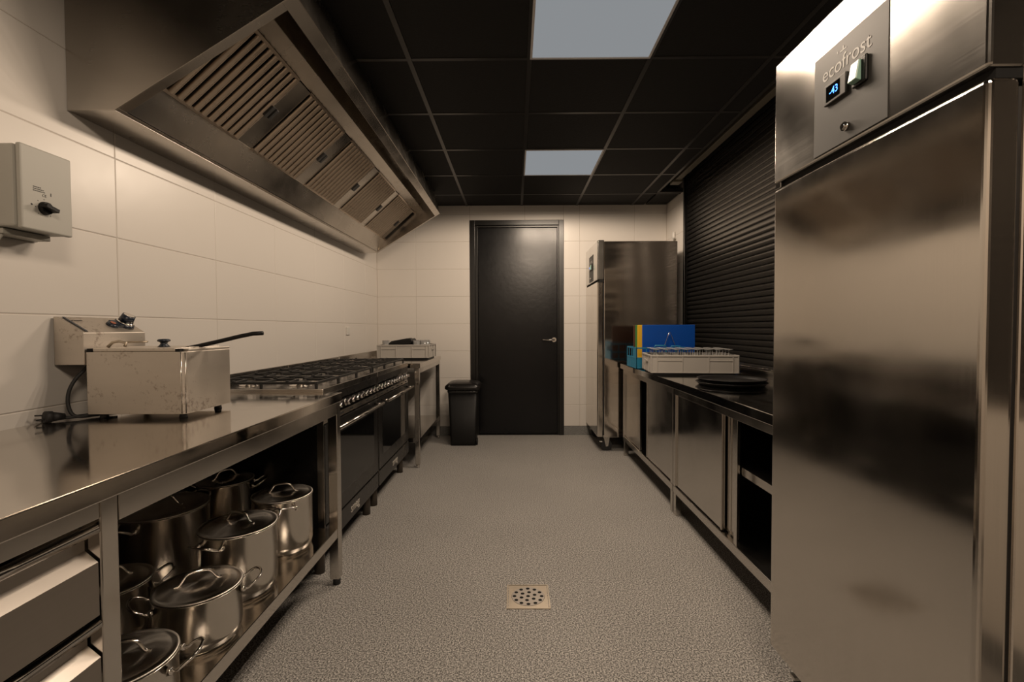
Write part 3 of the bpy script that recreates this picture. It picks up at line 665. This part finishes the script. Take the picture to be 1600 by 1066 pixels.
# ------------------------------------------------------------------ crates
def crate(t, w_, d_, h_, mat, ribs=True):
    """stacking box in local coords, origin at front-left bottom corner, thin walls"""
    wt = .004
    part('crate_body', MB().box(.01, w_-.01, .01, d_-.01, .016, .020).box(.004, w_-.004, .004, .004+wt, .016, h_).box(.004, w_-.004, d_-.004-wt, d_-.004, .016, h_).box(.004, .004+wt, .008, d_-.008, .016, h_).box(w_-.004-wt, w_-.004, .008, d_-.008, .016, h_), mat, t, .001, local=True)
    part('rim', MB().box(-.002, w_+.002, -.002, .008, h_-.012, h_).box(-.002, w_+.002, d_-.008, d_+.002, h_-.012, h_).box(-.002, .008, .008, d_-.008, h_-.012, h_).box(w_-.008, w_+.002, .008, d_-.008, h_-.012, h_), mat, t, .002, local=True)
    b = MB()
    for x in (.0, w_*.07, w_*.36, w_*.66, w_*.93, w_-.006): b.box(x, x+.006, -.002, .006, .016, h_-.012); b.box(x, x+.006, d_-.006, d_+.002, .016, h_-.012)
    for y in (.0, d_*.25, d_*.72, d_-.006):
        b.box(-.002, .006, y, y+.006, .016, h_-.012); b.box(w_-.006, w_+.002, y, y+.006, .016, h_-.012)
    b.box(w_*.07, w_*.36, -.001, .005, h_*.70, h_*.75).box(w_*.66, w_*.93, -.001, .005, h_*.70, h_*.75).box(0, w_, -.002, .006, .016, .022).box(0, w_, d_-.006, d_+.002, .016, .022)
    part('ribs', b, mat, t, .001, local=True)
    g = MB()
    n = 13
    for i in range(n+1): x = .02+(w_-.04)*i/n; g.box(x-.0015, x+.0015, .014, d_-.014, 0, .0155)
    for j in range(9): y = .014+(d_-.028)*j/8; g.box(.02, w_-.02, y-.0015, y+.0015, 0, .0155)
    part('base_grid', g, 'plastic' if mat == 'greyp' else mat, t, local=True)
    for x in (-.006, w_): part('grip', MB().box(x, x+.006, d_*.36, d_*.64, h_*.62, h_*.72), mat, t, .001, local=True)
t = thing('crate', 'long low grey plastic crate full of upturned glasses on the right worktop', 'crate', (.952, 3.335, .85), math.radians(-6.5))
crate(t, .59, .39, .142, 'greyp'); CR = t
Mx = Matrix.Translation((.952, 3.335, .85)) @ Matrix.Rotation(math.radians(-6.5), 4, 'Z')
gp = thing('drinking_glass', 'upturned stemmed glass packed in the long grey crate', 'glass', (0, 0, 0), 0, 'upturned stemmed glasses in the grey crate')
part('bowl', MB().lathe((0, 0, 0), [(.0255, .0), (.028, .030), (.027, .060), (.018, .086), (.006, .096), (.0035, .104), (.0032, .152), (0, .152), (0, .094), (.016, .083), (.0255, .058), (.0265, .030), (.024, .0), (.0255, 0)], 20), 'glass', gp, local=True)
part('glass_foot', MB().lathe((0, 0, 0), [(.0032, .152), (.009, .1565), (.0275, .1595), (.028, .1605), (.0275, .1615), (.008, .1612), (0, .161)], 20), 'frost', gp, local=True)
first = True
for i in range(8):
    for j in range(5):
        p = Mx @ Vector((.05+.0700*i, .053+.0705*j, .0203))
        o = gp if first else copy_tree(gp); first = False
        o.location = (p.x+random.uniform(-.002, .002), p.y+random.uniform(-.002, .002), p.z)
t = thing('crate', 'low grey plastic crate with a black case and wrapped glasses on the far left table', 'crate', (-1.315, 4.50, TZ), 0.0)
crate(t, .50, .37, .142, 'greyp')
t = thing('case', 'black folded case leaning in the far left grey crate', 'case', (-1.13, 4.62, TZ+.12))
part('body', MB().prism([(-1.21, TZ+.135), (-1.01, TZ+.143), (-.985, TZ+.170), (-1.005, TZ+.200), (-1.03, TZ+.197), (-1.20, TZ+.168), (-1.215, TZ+.150)], 'y', 4.54, 4.76), 'plastic', t, .004)
part('support_box', MB().box(-1.20, -1.00, 4.56, 4.75, TZ+.021, TZ+.134), 'plastic', t, .003)
part('flap', MB().prism([(-1.195, TZ+.170), (-1.035, TZ+.198), (-1.035, TZ+.203), (-1.195, TZ+.175)], 'y', 4.55, 4.75), 'tray', t, .001)
for k, (gx, gy, gz, tz) in enumerate(((-.955, 4.58, .0, .12), (-.955, 4.72, .0, -.1), (-.89, 4.60, 0, 0), (-.885, 4.74, 0, .06), (-1.26, 4.62, 0, .1))):
    lbs = ['clear glass beside the black case in the far crate, front', 'clear glass beside the black case in the far crate, rear', 'clear glass by the right rim of the far left crate, front', 'clear glass by the right rim of the far left crate, rear', 'clear glass in the left end of the far left crate']
    o = thing('drinking_glass', lbs[k], 'glass', (gx, gy, TZ+.0205), 0, 'loose glasses in the far left crate')
    part('bowl', MB().lathe((0, 0, 0), [(0, 0), (.027, 0), (.030, .004), (.033, .09), (.036, .160), (.034, .160), (.031, .09), (.027, .008), (0, .007)], 20), 'glass', o, local=True)
# crumpled wrap
t = thing('wrapping_film', 'crumpled clear film between the glasses in the far left crate', 'plastic film', (-.92, 4.66, TZ+.1))
bmw = bmesh.new(); bmesh.ops.create_icosphere(bmw, subdivisions=3, radius=.024)
for v in bmw.verts: v.co *= 1+random.uniform(-.22, .22); v.co.z = v.co.z*1.0
mw = bpy.data.meshes.new('film'); bmw.to_mesh(mw); bmw.free(); mw.materials.append(M['film'])
part('sheet', MB().box(-.935, -.905, 4.645, 4.675, TZ+.021, TZ+.024), 'film', t)
inst('crumple', mw, t, (0, 0, .052))
inst('crumple', mw, t, (0, 0, .015)); inst('crumple', mw, t, (0, 0, -.03)).rotation_euler = (1, 2, 0)

# blue crate with cutting boards
t = thing('crate', 'bright blue openwork crate behind the grey glass crate', 'crate', (.975, 3.83, .85))
bb = MB()
w_, d_, h_ = .40, .32, .175
bb.box(0, w_, 0, d_, 0, .006)
for z in (0, .082, h_-.012): bb.box(0, w_, 0, .006, z, z+.012).box(0, w_, d_-.006, d_, z, z+.012).box(0, .006, 0, d_, z, z+.012).box(w_-.006, w_, 0, d_, z, z+.012)
for k in range(6):
    x = (w_-.008)*k/5; bb.box(x, x+.008, 0, .005, 0, h_).box(x, x+.008, d_-.005, d_, 0, h_)
for k in range(5):
    y = (d_-.008)*k/4; bb.box(0, .005, y, y+.008, 0, h_).box(w_-.005, w_, y, y+.008, 0, h_)
part('crate_body', bb, 'bluep', t, .001, local=True)
part('side_web', MB().box(.001, .003, .008, d_-.008, .012, .082).box(.008, w_-.008, .001, .003, .012, .082).box(.001, .003, .008, .12, .094, h_-.012), 'bluep', t, local=True)
part('handle', MB().tube([(.15, .02, h_-.005), (.16, .02, h_+.014), (.24, .02, h_+.014), (.25, .02, h_-.005)], .005).tube([(.28, .02, h_-.005), (.29, .02, h_+.009), (.36, .02, h_+.009), (.37, .02, h_-.005)], .004), 'bluep', t, local=True)
for k, (nm, mt, dx, lb) in enumerate((('blue', 'blueb', 0, 'blue cutting board standing upright in front of the other boards'), ('yellow', 'yelb', -.034, 'yellow cutting board standing directly behind the blue one'), ('green', 'grnb', -.046, 'green cutting board standing behind the yellow one'), ('brown', 'redb', -.056, 'dark brown cutting board, rearmost of the upright boards'))):
    yb = 3.99+.022*k
    o = thing('cutting_board', lb, 'cutting board', (1.285+dx, yb, .857), 0, 'upright coloured cutting boards in the blue crate')
    part('board', MB().box(1.065+dx, (1.505 if k == 0 else 1.46)+dx*.5, yb-.007, yb+.007, .90 if k == 0 else .90, 1.207), mt, o, .003)
    part('board_foot', MB().box(1.065+dx, 1.355, yb-.007, yb+.007, .858, .90), mt, o, .002)
t = thing('wire_rack', 'bent steel wire rack standing before the blue cutting board', 'rack', (1.275, 3.93, .857))
part('wire', MB().tube([(1.19, 3.93, .862), (1.215, 3.93, .98), (1.268, 3.93, 1.140), (1.275, 3.93, 1.145), (1.282, 3.93, 1.140), (1.336, 3.93, 1.0), (1.345, 3.93, .862)], .0028, 8).tube([(1.19, 3.93, .862), (1.345, 3.93, .862)], .0028, 8), 'chrome', t)

# ------------------------------------------------------------------ right hand cabinets and worktop
CF = 1.0; CZ = .85; CB = XR-.02
t = thing('worktop', 'long polished steel worktop over the sliding-door cabinets on the right', 'worktop', (1.32, 3.0, .81))
part('slab', MB().box(.982, XR-.006, 1.55, 4.44, CZ-.044, CZ), 'topr', t, .003)
part('upstand', MB().box(XR-.020, XR-.006, 1.55, 4.44, CZ, .895), 'steely', t, .002)
def cabinet(y0, y1, lab, shelf):
    t = thing('cabinet', lab, 'cabinet', ((CF+CB)/2, (y0+y1)/2, 0), group='steel base cabinets on the right')
    mb = MB().box(CB-.01, CB, y0, y1, .14, CZ-.046).box(CF+.045, CB-.01, y0, y0+.010, .14, CZ-.046).box(CF+.045, CB-.01, y1-.010, y1, .14, CZ-.046)
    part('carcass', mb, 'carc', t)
    part('floor_panel', MB().box(CF, CB-.01, y0+.002, y1-.002, .140, .184), 'steely', t, .002)
    part('top_rail', MB().box(CF, CF+.012, y0+.002, y1-.002, .764, CZ-.046), 'steely', t, .001)
    for y in (y0, y1-.04): part('post', MB().box(CF, CF+.040, y, y+.04, .184, .764), 'vert', t, .002)
    for (x, y) in ((CF+.002, y0+.003), (CF+.002, y1-.045), (CB-.06, y0+.003), (CB-.06, y1-.045)):
        part('leg', MB().box(x, x+.040, y, y+.040, 0, .140), 'vert', t, .002)
    if shelf: part('shelf', MB().box(CF+.048, CB-.01, y0+.012, y1-.012, .497, .535), 'steely', t, .002)
    return t
def sdoor(t, x, y0, y1):
    d = part('sliding_door', MB().box(x, x+.014, y0, y1, .190, .762), 'vert', t, .002)
    part('pull_edge', MB().box(x-.004, x+.002, y0, y0+.010, .190, .762).box(x-.004, x+.002, y1-.010, y1, .190, .762), 'vert', d, .001)
ta = cabinet(1.555, 3.005, 'nearer steel sliding-door cabinet under the right worktop, open at its near end', True)
sdoor(ta, CF+.010, 2.31, 2.965); sdoor(ta, CF+.030, 2.20, 2.90)
part('track', MB().box(CF+.004, CF+.010, 2.145, 2.175, .184, .764).box(CF+.026, CF+.040, 2.255, 2.275, .184, .764), 'vert', ta, .001)
tb = cabinet(3.015, 4.40, 'farther steel sliding-door cabinet under the right worktop, next to the far fridge', False)
sdoor(tb, CF+.010, 3.06, 3.64); sdoor(tb, CF+.012, 3.84, 4.36)

# round pans
t0 = None
for k, (x, y, z, r, lb) in enumerate(((1.255, 2.765, .8505, .190, 'large round black pan on the right worktop, lower one of the pair'), (1.262, 2.775, .8690, .185, 'large round black pan resting on the lower pan'))):
    o = thing('baking_pan', lb, 'pan', (x, y, z), 0, 'round black pans on the right worktop')
    part('pan_body', MB().lathe((0, 0, 0), [(0, 0), (r*.90, 0), (r*.94, .004), (r, .016), (r+.004, .017), (r+.004, .019), (r-.002, .018), (r*.93, .006), (r*.9, .0022), (0, .0022)], 56), 'tray', o, local=True)

# ------------------------------------------------------------------ fridges
def fridge(x0, y0, lab, near, w_=.71, dep=.755):
    """front faces -x at x0; y0..y0+w_"""
    y1 = y0+w_; xb = x0+dep
    t = thing('fridge', lab, 'fridge', ((x0+xb)/2, (y0+y1)/2, 0), group='upright steel fridges')
    part('body', MB().box(x0+.066, xb, y0+.003, y1-.003, .140, 2.00), 'fside', t, .004)
    part('head_panel', MB().box(x0, x0+.066, y0, y1, 1.640, 2.012), 'head', t, .007, seg=3)
    part('shadow_gap', MB().box(x0+.018, x0+.066, y0+.006, y1-.006, 1.622, 1.640), 'dark', t)
    part('door', MB().box(x0, x0+.058, y0, y1, .143, 1.622), 'fridge', t, .010, seg=4)
    part('door_gasket', MB().box(x0+.058, x0+.066, y0+.012, y1-.012, .16, 1.61), 'rubber', t)
    part('hinge_cap', MB().box(x0+.004, x0+.05, y1-.03, y1-.002, 1.622, 1.640), 'chrome', t, .002)
    px0 = y0+.225; px1 = y0+.485
    pn_ = part('control_panel', MB().box(x0-.0018, x0+.001, px0, px1, 1.650, 1.912), 'panelgrey', t, .0005)
    def PY(f): return px1-(px1-px0)*f      # f grows to the viewer's right
    text_mesh('ecofrost', .052, .0003, 'print', frame_mx((x0-.0022, PY(.47), 1.852), (0, -1, 0), (0, 0, 1)), 'lettering', pn_)
    part('emblem', MB().box(x0-.0024, x0-.0018, PY(.44)-.012, PY(.44)+.012, 1.880, 1.883).box(x0-.0024, x0-.0018, PY(.44)-.002, PY(.44)+.002, 1.883, 1.892).box(x0-.0024, x0-.0018, PY(.36)-.002, PY(.36)+.002, 1.882, 1.888), 'print', pn_)
    ds = part('display', MB().box(x0-.010, x0-.0018, PY(.52), PY(.20), 1.766, 1.818), 'panelgrey', pn_, .002)
    part('display_glass', MB().box(x0-.0106, x0-.0098, PY(.44), PY(.24), 1.773, 1.812), 'gloss', pn_)
    text_mesh('-43', .026, .0002, 'blueled', frame_mx((x0-.0110, PY(.355), 1.7925), (0, -1, 0), (0, 0, 1)), 'digits', pn_)
    part('switch_housing', MB().box(x0-.010, x0-.0018, PY(.78), PY(.60), 1.762, 1.824), 'plastic', pn_, .003)
    part('rocker_switch', MB().prism([(x0-.010, 1.768), (x0-.024, 1.772), (x0-.016, 1.818), (x0-.010, 1.818)], 'y', PY(.73), PY(.62)), 'green', pn_, .002)
    part('lock', MB().cyl((x0-.0018, PY(.50), 1.684), (x0-.010, PY(.50), 1.684), .011, n=24).cyl((x0-.010, PY(.50), 1.684), (x0-.014, PY(.50), 1.684), .007, n=20), 'chrome', pn_)
    for (x, y) in ((x0+.10, y0+.07), (x0+.10, y1-.07), (xb-.08, y0+.07), (xb-.08, y1-.07)):
        c = part('castor', MB().cyl((x, y-.016, .052), (x, y+.016, .052), .052, n=28), 'rubber', t)
        part('castor_fork', MB().prism([(x-.03, .138), (x+.03, .138), (x+.014, .045), (x-.008, .040)], 'y', y-.021, y-.017).prism([(x-.03, .138), (x+.03, .138), (x+.014, .045), (x-.008, .040)], 'y', y+.017, y+.021).box(x-.035, x+.035, y-.028, y+.028, .132, .140).cyl((x, y-.024, .052), (x, y+.024, .052), .010, n=14), 'steel', c)
        part('brake_lever', MB().box(x-.066, x-.040, y-.014, y+.014, .082, .092), 'white', c, .002)
    return t
fridge(.83, .848, 'large steel fridge with a blue temperature display, filling the right foreground', True, .69, .80)
fridge(.777, 4.50, 'far steel fridge on castors in the back right corner beside the shutter', False, .715)

# ------------------------------------------------------------------ bin
t = thing('waste_bin', 'black plastic waste bin with a swing lid standing in front of the far door frame', 'bin', (-.53, 4.88, 0))
def rrect(cx, cy, hx, hy, r, n=5):
    out = []
    for (sx, sy, a0) in ((1, 1, 0), (-1, 1, PI/2), (-1, -1, PI), (1, -1, 3*PI/2)):
        for k in range(n+1):
            an = a0+PI/2*k/n; out.append((cx+sx*(hx-r)+r*math.cos(an), cy+sy*(hy-r)+r*math.sin(an)))
    return out
def loft(rings, cap=True):
    mb = MB(); n = len(rings[0][0]); vs = []; fs = []
    for pts, z in rings: vs += [(x, y, z) for x, y in pts]
    for i in range(len(rings)-1):
        for k in range(n): fs.append((i*n+k, i*n+(k+1) % n, (i+1)*n+(k+1) % n, (i+1)*n+k))
    fs.append(tuple(range(n-1, -1, -1))); fs.append(tuple((len(rings)-1)*n+k for k in range(n)))
    return mb.add(vs, fs, True)
bc = (-.530, 4.88)
part('bin_body', loft([(rrect(*bc, .126, .12, .015), 0), (rrect(*bc, .127, .122, .02), .03), (rrect(*bc, .150, .142, .03), .56)]), 'plastic', t)
part('bin_liner', loft([(rrect(*bc, .150, .142, .03), .535), (rrect(*bc, .156, .149, .03), .545), (rrect(*bc, .154, .147, .03), .57)]), 'bag', t)
fold = MB()
for k in range(6):
    x = bc[0]-.10+.035*k; fold.tube([(x-.03, 4.726, .57), (x, 4.722, .553-.006*(k % 2)), (x+.035, 4.724, .560)], .004, 6)
part('liner_fold', fold, 'bag', t)
part('lid', loft([(rrect(*bc, .165, .158, .04), .566), (rrect(*bc, .182, .172, .05), .580), (rrect(*bc, .180, .170, .05), .604), (rrect(*bc, .150, .145, .05), .632), (rrect(bc[0]-.01, bc[1], .10, .10, .05), .645), (rrect(bc[0]-.01, bc[1], .04, .04, .03), .649)]), 'lidp', t)
part('pedal_wheel', MB().cyl((-.404, 4.80, .035), (-.385, 4.80, .035), .035, n=20), 'plastic', t)

# ------------------------------------------------------------------ small wall fittings
t = thing('wall_socket', 'small white socket on the left wall behind the far cooker', 'socket', (XL, 4.29, 1.165))
part('plate', MB().box(XL, XL+.012, 4.25, 4.33, 1.13, 1.20), 'white', t, .003)
part('insert', MB().box(XL+.012, XL+.014, 4.27, 4.31, 1.145, 1.185), 'white', t, .001)
t = thing('wall_sensor', 'small white fitting on the tiled pier above the far fridge', 'sensor', (XR, 4.95, 2.14))
part('body', MB().lathe((XR-.016, 4.95, 2.10), [(0, 0), (.012, .002), (.016, .02), (.016, .06), (.010, .075), (0, .078)], 20), 'white', t)
part('base', MB().box(XR-.012, XR, 4.925, 4.975, 2.085, 2.10), 'beige', t, .002)
